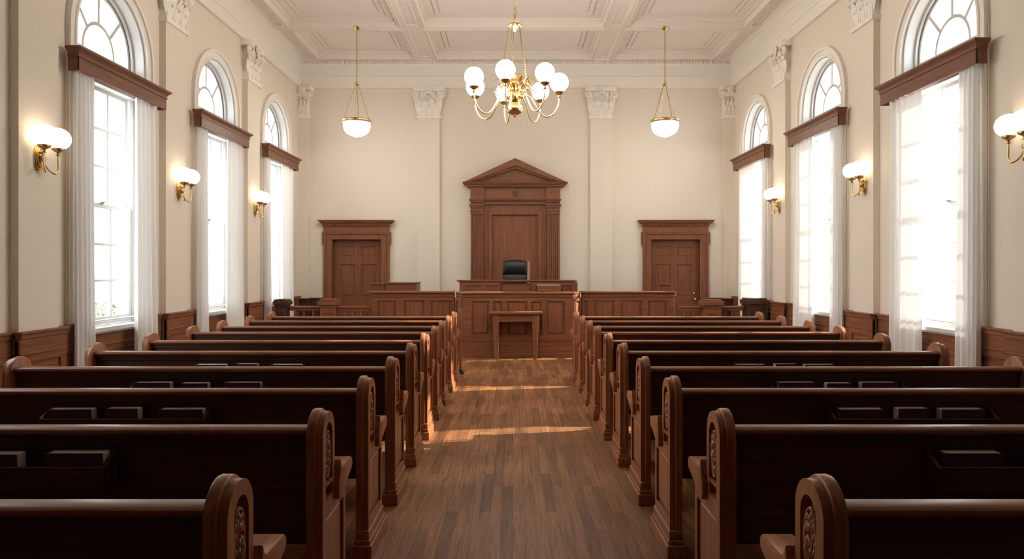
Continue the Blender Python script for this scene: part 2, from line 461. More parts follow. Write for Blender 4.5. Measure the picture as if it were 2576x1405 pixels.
wains('trim_13', XR, 1, REAR_R+WIN_R, PIL_R, 'wood wainscot with sunk panels along the right wall')
mb = MB()
for a, b in ((XL, -4.05), (-2.62, -1.2), (1.3, 2.76), (4.16, XR)):
    if a == XL or b == XR:
        q0, q1 = (XL, XL+.26) if a == XL else (XR-.26, XR)
        mb.box(q0, q1, YB-.17, YB, 0, .93).box(q0, q1, YB-.185, YB, .925, .96)
    mb.box(a, b, YB-.04, YB, 0, .9).box(a, b, YB-.055, YB, .80, .93).box(a-.0, b+.0, YB-.08, YB, .93, .965)
    mb.plate(rect(a, b, .15, .80), [rect(a+.08, b-.08, .25, .72)], 'xz', YB-.06, YB)
tag(mb.build('trim_14', 'dx', bevel=.004), 'dark wainscot on the far wall beside the doors', kind='structure')

# ------------------------------------------------------------------ windows
win_n = [0]
def window(s, c, where):
    X = XL if s < 0 else XR
    win_n[0] += 1
    root = thing('window_%d' % win_n[0], 'tall arched white sash window, ' + where, None, (X, c, 0), kind='structure')
    def xx(a, b): return tuple(sorted((X+s*a, X+s*b)))
    mb = MB()
    mb.plate(arch(c, RO, 1.01, SP), [arch(c, RI, 1.02, SP)], 'yz', *xx(-.03, .001))
    mb.plate(arch(c, RO, 1.01, SP), [arch(c, RO-.045, 1.02, SP)], 'yz', *xx(-.055, -.02))
    mb.plate(arch(c, RI+.035, 1.01, SP), [arch(c, RI, 1.02, SP)], 'yz', *xx(-.042, -.02))
    mb.build('casing', 'trim', root, bevel=.003)
    mb = MB()
    mb.plate(arch(c, RI+.004, .90, SP), [arch(c, RI-.025, .93, SP)], 'yz', *xx(.0, .30))
    mb.plate(arch(c, RI, .90, SP), [arch(c, RI-.06, .94, SP)], 'yz', *xx(.12, .145))
    mb.build('jamb', 'white', root)
    # lower and upper sash, 3 x 3 lights each
    def sash(z0, z1, xa, xb, bot):
        w = .635; m = MB(); st = .055; bar = .014
        gu = [c-w+st, c-w/3, c+w/3, c+w-st]; gv = [z0+bot+(z1-.05-z0-bot)*k/3 for k in range(4)]
        holes = [rect(gu[i]+(bar if i else 0), gu[i+1]-(bar if i < 2 else 0), gv[j]+(bar if j else 0), gv[j+1]-(bar if j < 2 else 0)) for i in range(3) for j in range(3)]
        return m.plate(rect(c-w, c+w, z0, z1), holes, 'yz', *xx(xa, xb))
    lo = sash(.945, 2.33, .135, .172, .09).build('lower_sash', 'white', root, bevel=.003)
    up = sash(2.285, 3.67, .175, .212, .05).build('upper_sash', 'white', root, bevel=.003)
    MB().box(*xx(.150, .155), c-.59, c+.59, 1.0, 2.29).build('pane', 'pane', lo)
    MB().box(*xx(.190, .195), c-.59, c+.59, 2.32, 3.63).build('pane', 'pane', up)
    MB().box(*xx(.115, .175), c-.03, c+.03, 2.325, 2.345).box(*xx(.10, .125), c-.012, c+.03, 2.338, 2.352).build('sash_lock', 'dial', lo, label='small dark sash lock')
    MB().box(*xx(.06, .26), c-RI+.005, c+RI-.005, 3.66, 3.98).box(*xx(.04, .26), c-RI+.005, c+RI-.005, 3.74, 3.78).build('transom', 'white', root, bevel=.004)
    # fanlight: small arch inside, three rays
    z0 = 4.045; R = .605; r = .30; b = .019
    holes = [[(c-r+.017, z0), (c+r-.017, z0)] + [(c+(r-.017)*cos(PI*i/20), z0+(r-.017)*sin(PI*i/20)*1.1) for i in range(1, 20)]]
    rays = [0, PI*.25, PI*.5, PI*.75, PI]
    for k in range(4):
        a0 = rays[k]+(b/R if k else 0); a1 = rays[k+1]-(b/R if k < 3 else 0)
        i0 = rays[k]+(b/r if k else 0); i1 = rays[k+1]-(b/r if k < 3 else 0)
        o = [(c+R*cos(a0+(a1-a0)*i/10), SP+(-.055 if (i == 0 and k == 0) or (i == 10 and k == 3) else 0)+R*sin(a0+(a1-a0)*i/10)) for i in range(11)]
        q = [(c+(r+.017)*cos(i1+(i0-i1)*i/10), z0+(r+.017)*1.1*sin(i1+(i0-i1)*i/10)) for i in range(11)]
        holes.append(o+q)
    fan = MB().plate(arch(c, RI-.02, 3.97, SP), holes, 'yz', *xx(.155, .195)).build('fanlight', 'white', root, bevel=.002)
    MB().plate(arch(c, R+.02, 4.0, SP), (), 'yz', *xx(.172, .177)).build('pane', 'pane', fan)
    MB().box(*xx(-.05, .22), c-RI+.005, c+RI-.005, .885, .935).box(*xx(-.02, .2), c-RI+.01, c+RI-.01, .865, .89).build('sill', 'white', root, bevel=.006)
    m = MB().box(*xx(.055, .12), c-RI+.005, c+RI-.005, 0, .865).box(*xx(.03, .1), c-RI+.005, c+RI-.005, .0, .15).box(*xx(.035, .1), c-RI+.005, c+RI-.005, .73, .866).box(*xx(.028, .1), c-RI+.005, c+RI-.005, .72, .74)
    m.plate(rect(c-RI+.005, c+RI-.005, .15, .73), [rect(c-.6, c-.04, .24, .65), rect(c+.04, c+.6, .24, .65)], 'yz', *xx(.04, .06))
    m.build('apron_panel', 'wy', root, bevel=.004, label='wood panel under the white sill')
    return root
SIDE = {-1: 'left', 1: 'right'}
for s, wins in ((-1, WIN_L), (1, WIN_R)):
    for i, c in enumerate(wins): window(s, c, '%s wall, %s' % (SIDE[s], ORD[i]))
for s, wins in ((-1, REAR_L), (1, REAR_R)):
    for c in wins: window(s, c, '%s wall, unseen, added to light the front pews' % SIDE[s])

# ------------------------------------------------------------------ valances and curtains
def valance(s, c, i):
    X = XL if s < 0 else XR
    t = thing('valance', 'brown wooden box valance over the %s wall window %s' % (SIDE[s], ORD[i]), 'valance', (X, c, 3.60), 'wooden valances over the windows')
    L = .90
    prof = [(.062, 3.60), (.17, 3.60), (.17, 3.745), (.18, 3.75), (.184, 3.765), (.19, 3.775), (.21, 3.80), (.222, 3.815), (.222, 3.838), (.062, 3.838)]
    # front board with returns: boxes mitred by nesting
    d = -s
    mb = MB().box(*sorted((X+d*.158, X+d*.17)), c-L, c+L, 3.60, 3.755).box(*sorted((X+d*.062, X+d*.17)), c-L, c+L, 3.74, 3.755)
    for q in (-1, 1): mb.box(*sorted((X+d*.062, X+d*.17)), *sorted((c+q*L, c+q*(L-.014))), 3.60, 3.755)
    mb.build('board', 'vy', t, bevel=.003)
    mb = MB()
    def rc(e, z):
        xa, xb = X+d*.062, X+d*(.17+e); return [(xa, c-L-e, z), (xb, c-L-e, z), (xb, c+L+e, z), (xa, c+L+e, z)]
    prof = [(.012, 3.742), (.012, 3.756), (.004, 3.757), (.008, 3.775), (.018, 3.793), (.034, 3.808), (.050, 3.816), (.050, 3.838)]
    for (e0, z0), (e1, z1) in zip(prof, prof[1:]):
        mb.add(rc(e0, z0)+rc(e1, z1), [(i, (i+1) % 4, (i+1) % 4+4, i+4) for i in range(4)])
    mb.add(rc(prof[0][0], 3.742)+rc(.05, 3.838), [(0, 1, 2, 3), (4, 5, 6, 7)])
    mb.build('crown_moulding', 'vy', t)
    return t
def curtain(s, c, a, b, label, seed, flare):
    X = XL if s < 0 else XR
    rnd = random.Random(seed); n, m = 64, 26
    ph = rnd.uniform(0, 6); folds = rnd.uniform(4.2, 5.2); g = []
    for i in range(m+1):
        t = i/m; z = 3.61-t*3.59; row = []
        for j in range(n+1):
            q = j/n
            yy = a+(b-a)*q
            mid = a if flare > 0 else b
            yy = yy+flare*t*t*(q if flare > 0 else (1-q))+.012*sin(7*q+ph+t)*t
            w = .115+.034*sin(2*PI*folds*q+ph+.5*sin(2*t+q*3))*(.7+.4*t)+.005*sin(2*PI*folds*2.1*q+1.3*ph)
            row.append((X-s*(w-.008), c+yy, z))
        g.append(row)
    o = MB().sheet(g).build('curtain', 'cloth', smooth=180)
    return tag(o, label, 'curtain', 'sheer white curtains')
CUR = {(-1, 0): (-.865, -.54, .27, .72), (-1, 1): (-.865, -.55, .16, .76), (-1, 2): (-.865, -.60, -.02, .74),
       (1, 0): (-.865, -.54, .18, .78), (1, 1): (-.865, -.56, .02, .78), (1, 2): (-.865, -.55, -.12, .70)}
for s, wins in ((-1, WIN_L), (1, WIN_R)):
    for i, c in enumerate(wins):
        valance(s, c, i)
        a0, a1, b0, b1 = CUR[(s, i)]
        curtain(s, c, a0, a1, 'sheer white curtain on the near side of the %s window %s' % (SIDE[s], ORD[i]), i*7+s+3, .05)
        curtain(s, c, b0, b1, 'sheer white curtain on the far side of the %s window %s' % (SIDE[s], ORD[i]), i*7+s+5, .07)

# ------------------------------------------------------------------ doors on the far wall
def door(n, c, knob_side, open_label):
    root = thing('door_%d' % n, open_label, None, (c, YB, 0), kind='structure')
    mb = MB()
    mb.plate([(c-.70, 0), (c-.52, 0), (c-.52, 2.21), (c+.52, 2.21), (c+.52, 0), (c+.70, 0), (c+.70, 2.37), (c-.70, 2.37)], (), 'xz', YB-.06, YB+.001)
    for e, w in ((.62, -.085), (.57, -.045)):
        pass
    mb.plate([(c-.60, 0), (c-.52, 0), (c-.52, 2.21), (c+.52, 2.21), (c+.52, 0), (c+.60, 0), (c+.60, 2.29), (c-.60, 2.29)], (), 'xz', YB-.045, YB+.20)
    mb.plate([(c-.70, 0), (c-.655, 0), (c-.655, 2.325), (c+.655, 2.325), (c+.655, 0), (c+.70, 0), (c+.70, 2.37), (c-.70, 2.37)], (), 'xz', YB-.085, YB-.05)
    for q in (-1, 1): mb.box(*sorted((c+q*.695, c+q*.735)), YB-.07, YB, 2.10, 2.37)
    mb.build('door_frame', 'wz', root, bevel=.005)
    mb = MB().box(c-.70, c+.70, YB-.075, YB, 2.36, 2.50)
    mb.box(c-.715, c+.715, YB-.09, YB, 2.355, 2.375)
    for e, z0, z1 in ((.03, 2.495, 2.51), (.045, 2.545, 2.56), (.06, 2.56, 2.58), (.085, 2.58, 2.605), (.105, 2.605, 2.625)):
        mb.box(c-.70-e, c+.70+e, YB-.08-e, YB, z0, z1)
    for k in range(24):
        x = c-.73+k*1.46/24; mb.box(x+.008, x+.046, YB-.115, YB-.06, 2.51, 2.545)
    mb.box(c-.70, c+.70, YB-.085, YB, 2.50, 2.55)
    mb.build('door_cornice', 'wx', root, bevel=.004, label='door cornice with a row of dentils')
    y = YB+.10
    holes = [rect(c+a, c+b, z0, z1) for a, b in ((-.38, -.07), (.07, .38)) for z0, z1 in ((1.84, 2.06), (.98, 1.68), (.2, .72))]
    mb = MB().plate(rect(c-.52, c+.52, 0.005, 2.205), holes, 'xz', y, y+.045).box(c-.5, c+.5, y+.018, y+.04, .05, 2.15)
    for h in holes:
        (u0, v0), (u1, v1) = h[0], h[2]
        mb.box(u0+.035, u1-.035, y+.006, y+.03, v0+.035, v1-.035)
    mb.box(c-.6, c+.6, YB+.26, YB+.29, 0, 2.3)  # hidden backing added to stop daylight leaking around the leaf
    slab = mb.build('door_leaf', 'wz', root, bevel=.004)
    k = c+knob_side*.44
    if knob_side < 0: return root
    MB().lathe([(0, 0), (.03, 0), (.03, -.008), (.012, -.012), (.012, -.03), (.03, -.04), (.034, -.052), (.025, -.066), (0, -.07)], (k, y, .93), 16, 'y').build('door_knob', 'brass', slab, smooth=40, label='brass door knob')
    MB().lathe([(0, 0), (.026, 0), (.026, -.01), (.018, -.016), (0, -.017)], (k, y, 1.05), 16, 'y').build('lock', 'brass', slab, smooth=40)
    return root
door(1, DOORS[0][0], -1, 'brown panelled door with dentilled cornice, left of the bench')
door(2, DOORS[1][0], 1, 'brown panelled door with dentilled cornice and brass knob, right of the bench')

# ------------------------------------------------------------------ tall pedimented panel behind the bench
def surround():
    c = .05; y1 = YB
    t = thing('pedimented_panel', 'tall carved wooden panel with triangular pediment behind the leather chair', 'wall panel', (c, YB-.15, 0))
    # pediment
    hw = 1.11; zb, za = 3.36, 3.915
    mb = MB()
    mb.prism([(c-hw, zb+.04), (c, za), (c+hw, zb+.04), (c+hw-.13, zb+.04), (c, za-.13-.03), (c-hw+.13, zb+.04)], 'xz', y1-.30, y1)
    mb.prism([(c-hw+.05, zb+.045), (c, za-.06), (c+hw-.05, zb+.045), (c+hw-.22, zb+.045), (c, za-.215), (c-hw+.22, zb+.045)], 'xz', y1-.255, y1)
    mb.prism([(c-hw+.12, zb+.0), (c, za-.12), (c+hw-.12, zb+.0)], 'xz', y1-.16, y1)
    for e, z0, z1 in ((.0, zb+.03, zb+.06), (-.03, zb-.0, zb+.03), (-.06, zb-.03, zb+.0), (-.11, zb-.055, zb-.03)):
        mb.box(c-hw-e*-1*1 if False else c-hw-e, c+hw+e, y1-.30-e*.8, y1, z0, z1)
    mb.build('pediment', 'wx', t, bevel=.006)
    # frieze
    mb = MB().box(c-.945, c+.945, y1-.14, y1, 2.95, 3.31)
    for q in (-1, 1): mb.box(*sorted((c+q*.95, c+q*.66)), y1-.185, y1, 3.0, 3.31)
    for q in (-1, 1):
        for k in range(3): mb.box(*sorted((c+q*(.72+.075*k), c+q*(.755+.075*k))), y1-.197, y1-.16, 3.05, 3.27)
    for e, z0, z1 in ((.02, 3.03, 3.05), (.03, 3.05, 3.065)): mb.box(c-.95-e, c+.95+e, y1-.19-e, y1, z0, z1)
    mb.box(c-.65, c+.65, y1-.155, y1, 2.95, 3.0)
    mb.build('frieze', 'wx', t, bevel=.005)
    m = MB()
    m.plate(rect(c-.06, c+.06, 3.13, 3.24), [rect(c-.012, c+.012, 3.18, 3.235), rect(c-.045, c-.025, 3.15, 3.22), rect(c+.025, c+.045, 3.15, 3.22)], 'xz', y1-.175, y1-.135)
    m.build('emblem', 'wx', t, bevel=.004)
    for q in (-1, 1):
        m = MB(); a, b = sorted((c+q*.945, c+q*.68))
        m.box(a, b, y1-.14, y1, 0, 2.95)
        for k in range(6):
            x = a+.022+k*(b-a-.044)/5
            m.box(x-.013, x+.013, y1-.156, y1-.13, .3, 2.76)
        m.box(a, b, y1-.156, y1-.13, 2.72, 2.80); m.box(a-.012, b+.012, y1-.17, y1, 2.80, 2.83)
        for e, z0, z1 in ((.01, 2.88, 2.90), (.02, 2.90, 2.925), (.035, 2.925, 2.955)): m.box(a-e, b+e, y1-.16-e, y1, z0, z1)
        m.box(a-.012, b+.012, y1-.165, y1, 0, .3)
        m.build('fluted_pilaster', 'wz', t, bevel=.004)
    m = MB().plate(rect(c-.68, c+.68, 0, 2.95), [rect(c-.535, c+.535, .3, 2.77)], 'xz', y1-.09, y1)
    m.plate(rect(c-.56, c+.56, .28, 2.80), [rect(c-.50, c+.50, .34, 2.74)], 'xz', y1-.115, y1-.06)
    m.plate(rect(c-.515, c+.515, .32, 2.755), [rect(c-.485, c+.485, .36, 2.725)], 'xz', y1-.09, y1-.04)
    m.build('panel_frame', 'wz', t, bevel=.004)
    MB().box(c-.52, c+.52, y1-.05, y1-.005, .31, 2.76).build('centre_panel', 'wz', t)
surround()

# ------------------------------------------------------------------ platform and bench
tag(MB().box(-2.2, 2.5, 13.0, YB-.2, 0, .40).build('dais', 'dx'), 'raised platform behind the bench', kind='structure')

def bench():
    t = thing('judges_bench', 'panelled wooden bench front with angled corners behind the small table', 'bench', (.1, 12.55, 0))
    y0 = 12.55; xa, xb = -.90, 1.08; xo, xi = -1.045, 1.235; y2 = 12.86
    foot = [(xo, y2), (xa, y0), (xb, y0), (xi, y2), (xi, 13.02), (xo, 13.02)]
    def off(p, e): return [(x+((-e if x < .1 else e)*.5 if y < 12.6 else 0), y-(e if y < 12.9 else 0)) for x, y in p]
    mb = MB().prism(foot, 'xy', 0, 1.08)
    for e, z0, z1 in ((.035, 0, .09), (.022, .09, .19), (.014, .19, .28), (.022, .28, .30)): mb.prism(off(foot, e), 'xy', z0, z1)
    mb.build('carcass', 'wx', t, bevel=.004)
    mb = MB()
    for e, z0, z1 in ((.012, 1.055, 1.08), (.03, 1.08, 1.10), (.022, 1.10, 1.135), (.05, 1.135, 1.165)): mb.prism(off(foot, e), 'xy', z0, z1)
    mb.build('top_moulding', 'wx', t, bevel=.006)
    MB().box(-.9, 1.1, 13.0, 13.38, 1.10, 1.164).build('worktop', 'wx', t)
    # sunk panels: a face frame with openings laid on the carcass, raised fields inside
    hs = [(-.735, -.425), (-.35, -.19), (-.10, .26), (.335, .52), (.60, .93)]
    holes = [rect(a, b, .40, 1.0) for a, b in hs]
    MB().plate(rect(xa, xb, .30, 1.06), holes, 'xz', y0-.03, y0).build('face_frame', 'wx', t, bevel=.004)
    for a, b in hs:
        MB().box(a+.035, b-.035, y0-.018, y0, .435, .965).build('panel', 'wz', t, bevel=.008)
    for (x0, yy0), (x1, yy1) in (((xo, y2), (xa, y0)), ((xb, y0), (xi, y2))):
        d = Vector((x1-x0, yy1-yy0, 0)); L = d.length; d.normalize(); nrm = Vector((d.y, -d.x, 0))
        m = MB().plate(rect(0, L, .30, 1.06), [rect(.07, L-.07, .40, 1.0)], 'xz', -.03, 0).box(.1, L-.1, -.018, 0, .435, .965)
        R = Matrix(((d.x, -nrm.x, 0, x0), (d.y, -nrm.y, 0, yy0), (0, 0, 1, 0), (0, 0, 0, 1)))
        m.xf(R).build('corner_panel', 'wz', t, bevel=.004)
    return t
bench()
def wing(x0, x1, label, panels):
    t = thing('counter_wing', label, 'counter', ((x0+x1)/2, 12.95, 0))
    y0 = 12.90
    mb = MB().box(x0, x1, y0, y0+.12, 0, 1.10)
    for e, z0, z1 in ((.03, 0, .12), (.015, .12, .28)): mb.box(x0, x1, y0-e, y0+.13, z0, z1)
    mb.build('carcass', 'wx', t, bevel=.004)
    holes = [rect(a, b, .40, 1.0) for a, b in panels]
    MB().plate(rect(x0, x1, .28, 1.08), holes, 'xz', y0-.028, y0).build('face_frame', 'wx', t, bevel=.004)
    for a, b in panels: MB().box(a+.035, b-.035, y0-.016, y0, .435, .965).build('panel', 'wz', t, bevel=.008)
    L, Rr = (x0-.03, x1) if x0 < 0 else (x0, x1+.03)
    MB().box(L+.01, Rr-.0, y0-.045, y0+.14, 1.07, 1.10).box(L, Rr, y0-.03, y0+.14, 1.10, 1.14).box(L-.03, Rr, y0-.07, y0+.2, 1.14, 1.172).build('countertop', 'wx', t, bevel=.006)
def px(x, d): return (x-1290)/1759*d
wing(-2.60, -1.08, 'panelled counter joining the bench on its left, three panels wide', [(px(950, 12.9), px(996, 12.9)), (px(1017, 12.9), px(1067, 12.9)), (px(1085, 12.9), px(1136, 12.9))])
wing(1.275, 2.97, 'panelled counter joining the bench on its right, four panels wide', [(px(1467, 12.9), px(1479, 12.9)), (px(1495, 12.9), px(1545, 12.9)), (px(1561, 12.9), px(1614, 12.9)), (px(1630, 12.9), px(1677, 12.9))])

def desk():
    t = thing('raised_desk', 'low panelled desk rising above the bench in front of the leather chair', 'desk', (.1, 13.5, .40))
    y0 = 13.45
    for a, b, hs in ((-1.02, -.245, [(-.90, -.62), (-.52, -.29)]), (.36, 1.24, [(.46, .80), (.92, 1.13)])):
        m = MB().box(a, b, y0, y0+.35, .40, 1.33)
        m.plate(rect(a-.004, b+.004, .9, 1.335), [rect(u, v, 1.0, 1.265) for u, v in hs], 'xz', y0-.022, y0)
        m.build('pedestal', 'wx', t, bevel=.004)
    MB().box(-.245, .36, y0+.02, y0+.35, .40, 1.30).box(-.2, .32, y0+.0, y0+.03, .9, 1.27).build('modesty_board', 'wx', t, bevel=.004)
    MB().box(-1.05, 1.20, y0-.03, y0+.36, 1.33, 1.345).box(-1.08, 1.225, y0-.055, y0+.38, 1.345, 1.37).build('desk_top', 'wx', t, bevel=.005)
desk()
t = thing('document_tray', 'pale open tray of papers on the right part of the bench top', 'tray', (.67, 13.25, 1.165))
MB().box(.44, .92, 13.14, 13.16, 1.165, 1.262).box(.44, .455, 13.14, 13.36, 1.165, 1.262).box(.905, .92, 13.14, 13.36, 1.165, 1.30).box(.44, .92, 13.16, 13.36, 1.165, 1.18).build('tray', 'wx', t, bevel=.002)
MB().box(.46, .90, 13.17, 13.35, 1.18, 1.298).build('papers', 'tan', t)

def witness():
    t = thing('witness_stand', 'small dark red wooden box stand above the counter left of the bench', 'witness stand', (-2.1, 13.6, 0))
    MB().box(-2.42, -1.86, 13.5, 13.56, 0, 1.30).box(-2.415, -2.36, 13.56, 14.1, 0, 1.295).box(-1.92, -1.865, 13.56, 14.1, 0, 1.295).build('box_panel', 'px', t, bevel=.004)
    MB().box(-2.45, -1.845, 13.47, 13.60, 1.30, 1.325).box(-2.445, -2.34, 13.6, 14.1, 1.30, 1.324).box(-1.94, -1.85, 13.6, 14.1, 1.30, 1.324).build('cap_rail', 'wx', t, bevel=.004)
witness()
t = thing('side_stand', 'narrow wooden stand with pale ledge in front of the left door', 'stand', (-2.55, 13.55, 0))
MB().box(-2.78, -2.47, 13.48, 13.66, 1.285, 1.31).build('ledge', 'wx', t, bevel=.004)
MB().box(-2.72, -2.49, 13.52, 13.64, 0, 1.285).build('stand_panel', 'wz', t, bevel=.004)
t = thing('ledge_stand', 'small wooden stand with thin ledge in front of the right door', 'stand', (2.93, 13.6, 0))
MB().box(2.80, 3.07, 13.50, 13.64, 1.275, 1.295).build('ledge', 'wx', t, bevel=.003)
MB().box(2.83, 3.05, 13.54, 13.62, 0, 1.275).build('stand_panel', 'wz', t, bevel=.004)

# leather chair
def chair():
    cx, y = .06, 14.42
    t = thing('leather_chair', 'black leather high-back chair with pale wooden side behind the raised desk', 'chair', (cx, y, .40))
    def cushion(x0, x1, z0, z1, yc, th, bow):
        g = MB(); n = 14
        rows = []
        for i in range(n+1):
            tt = i/n
            rows.append([(x0+(x1-x0)*j/n, yc+bow*((2*j/n-1)**2)*-1, z0+(z1-z0)*tt+.035*tt*(1-(2*j/n-1)**2)) for j in range(n+1)])
        def puff(i, j): return (sin(PI*i/n)**.35)*(sin(PI*j/n)**.35)
        fr = [[(p[0], p[1]-th*puff(i, j), p[2]) for j, p in enumerate(r)] for i, r in enumerate(rows)]
        bk = [[(p[0], p[1]+th*puff(i, j), p[2]) for j, p in enumerate(r)] for i, r in enumerate(rows)]
        return g.sheet(fr).sheet(bk)
    b = cushion(cx-.27, cx+.235, 1.46, 1.735, y, .06, .04)
    b.build('backrest', 'leather', t, smooth=60)
    cushion(cx-.265, cx+.23, 1.0, 1.475, y+.01, .055, .04).build('lower_backrest', 'leather', t, smooth=60)
    MB().box(cx-.27, cx+.27, y-.52, y, .88, 1.0).build('seat', 'leather', t, bevel=.035, seg=3, smooth=50)
    m = MB().prism([(y-.05, .88), (y+.10, .88), (y+.12, 1.70), (y+.06, 1.745), (y-.045, 1.74), (y-.05, 1.3)], 'yz', cx+.238, cx+.285)
    m.build('side_frame', 'tan', t, bevel=.006, label='pale wooden side frame')
    for q in (-1, 1):
        MB().box(*sorted((cx+q*.27, cx+q*.33)), y-.42, y-.02, 1.12, 1.17).box(*sorted((cx+q*.28, cx+q*.32)), y-.3, y-.24, .92, 1.13).build('armrest', 'leather', t, bevel=.015, seg=2)
    MB().lathe([(.03, .47), (.03, .88), (.16, .88)], (cx, y-.26, 0), 16).build('column', 'iron', t, smooth=40)
    m = MB()
    for k in range(5):
        a = 2*PI*k/5; m.tube([(cx, y-.26, .50), (cx+.28*cos(a), y-.26+.28*sin(a), .455)], [.03, .018], 8)
        m.ball((cx+.27*cos(a), y-.26+.27*sin(a), .428), .027, 10, 8)
    m.build('star_base', 'iron', t, smooth=40)
chair()

# small table in front of the bench
def table():
    c = .05; y = 12.33
    t = thing('side_table', 'small wooden table with tapered legs in front of the bench', 'table', (c, y, 0))
    MB().box(c-.47, c+.47, y-.17, y+.16, .795, .835).box(c-.44, c+.44, y-.15, y+.14, .78, .796).build('tabletop', 'px', t, bevel=.008, seg=2)
    MB().plate(rect(c-.32, c+.32, y-.11, y+.10), [rect(c-.29, c+.29, y-.085, y+.075)], 'xy', .66, .782).build('apron', 'wx', t, bevel=.003)
    for q in (-1, 1):
        for yy in (y-.13, y+.06):
            x0, x1 = sorted((c+q*.405, c+q*.29)); xa, xb = sorted((c+q*.375, c+q*.305))
            vs = [(x0, yy, .78), (x1, yy, .78), (x1, yy+.07, .78), (x0, yy+.07, .78), (xa, yy+.01, 0), (xb, yy+.01, 0), (xb, yy+.06, 0), (xa, yy+.06, 0)]
            MB().add(vs, [(0, 1, 2, 3), (4, 5, 6, 7), (0, 1, 5, 4), (1, 2, 6, 5), (2, 3, 7, 6), (3, 0, 4, 7)]).build('leg', 'wz', t, bevel=.004)
table()

# railing between bench wings and side walls
def railing(x0, x1, label, bal, y=12.62):
    t = thing('railing', label, 'railing', ((x0+x1)/2, y, 0))
    MB().box(x0, x1, y-.05, y+.05, .875, .915).box(x0, x1, y-.03, y+.03, .83, .876).build('handrail', 'wx', t, bevel=.01, seg=2)
    MB().box(x0, x1, y-.03, y+.03, .0, .10).build('bottom_rail', 'wx', t, bevel=.006)
    for x in bal:
        MB().lathe([(.022, .10), (.022, .2), (.034, .22), (.02, .25), (.032, .38), (.036, .45), (.02, .62), (.03, .66), (.022, .68), (.022, .83)], (x, y, 0), 12).build('baluster', 'wz', t, smooth=40)
def post(x0, x1, y, h, mat, label, round_top=False):
    t = thing('newel_post', label, 'post', ((x0+x1)/2, y, 0)); d = (x1-x0)/2
    c = (x0+x1)/2
    MB().box(x0+.025, x1-.025, y-d+.02, y+d-.02, 0, h-.13).box(x0, x1, y-d, y+d, 0, .14).plate(rect(x0+.03, x1-.03, .2, h-.2), [rect(x0+.07, x1-.07, .26, h-.26)], 'xz', y-d+.005, y-d+.03).build('shaft', mat+'z', t, bevel=.005)
    m = MB().box(x0+.005, x1-.005, y-d+.005, y+d-.005, h-.15, h-.125).box(x0+.015, x1-.015, y-d+.015, y+d-.015, h-.125, h-.11)
    if round_top: m.prism([(x0-.01, h-.11), (x1+.01, h-.11), (x1+.015, h-.06), (x1-.02, h-.015), (c, h), (x0+.02, h-.015), (x0-.015, h-.06)], 'xz', y-d-.01, y+d+.01)
    else: m.box(x0-.01, x1+.01, y-d-.01, y+d+.01, h-.11, h-.03).box(x0+.02, x1-.02, y-d+.02, y+d-.02, h-.03, h)
    m.build('cap', mat+'x', t, bevel=.012, seg=2)
post(-4.28, -4.03, 12.62, 1.05, 'd', 'dark railing post with rounded cap beside the far left curtain', True)
post(-3.47, -3.15, 12.62, 1.045, 'w', 'brown railing post in front of the left door')
post(3.40, 3.75, 12.62, 1.035, 'w', 'brown railing post in front of the right door frame')
post(4.17, 4.55, 12.62, 1.06, 'd', 'wide dark railing post beside the far right curtain')
railing(-4.02, -3.48, 'railing with turned balusters between the two left posts', [-3.93, -3.77, -3.60])
railing(-3.14, -2.62, 'railing with balusters between left post and the counter', [-3.05, -2.89, -2.74])
railing(2.99, 3.39, 'railing with balusters between the counter and right post', [3.10, 3.27])
railing(3.76, 4.16, 'railing with turned balusters between the two right posts', [3.83, 3.96, 4.08])
t = thing('stanchion', 'slim wooden pole with black foot at the end of the left pews', 'stanchion', (-.79, 10.55, 0))
MB().lathe([(.02, .06), (.022, .5), (.03, .80), (.036, .92), (.03, .97), (0, .985)], (-.79, 10.55, 0), 14).build('pole', 'pz', t, smooth=40)
MB().lathe([(.0, 0), (.05, 0), (.05, .03), (.03, .07), (0, .075)], (-.79, 10.55, 0), 14).build('foot', 'iron', t, smooth=40, label='black metal foot')

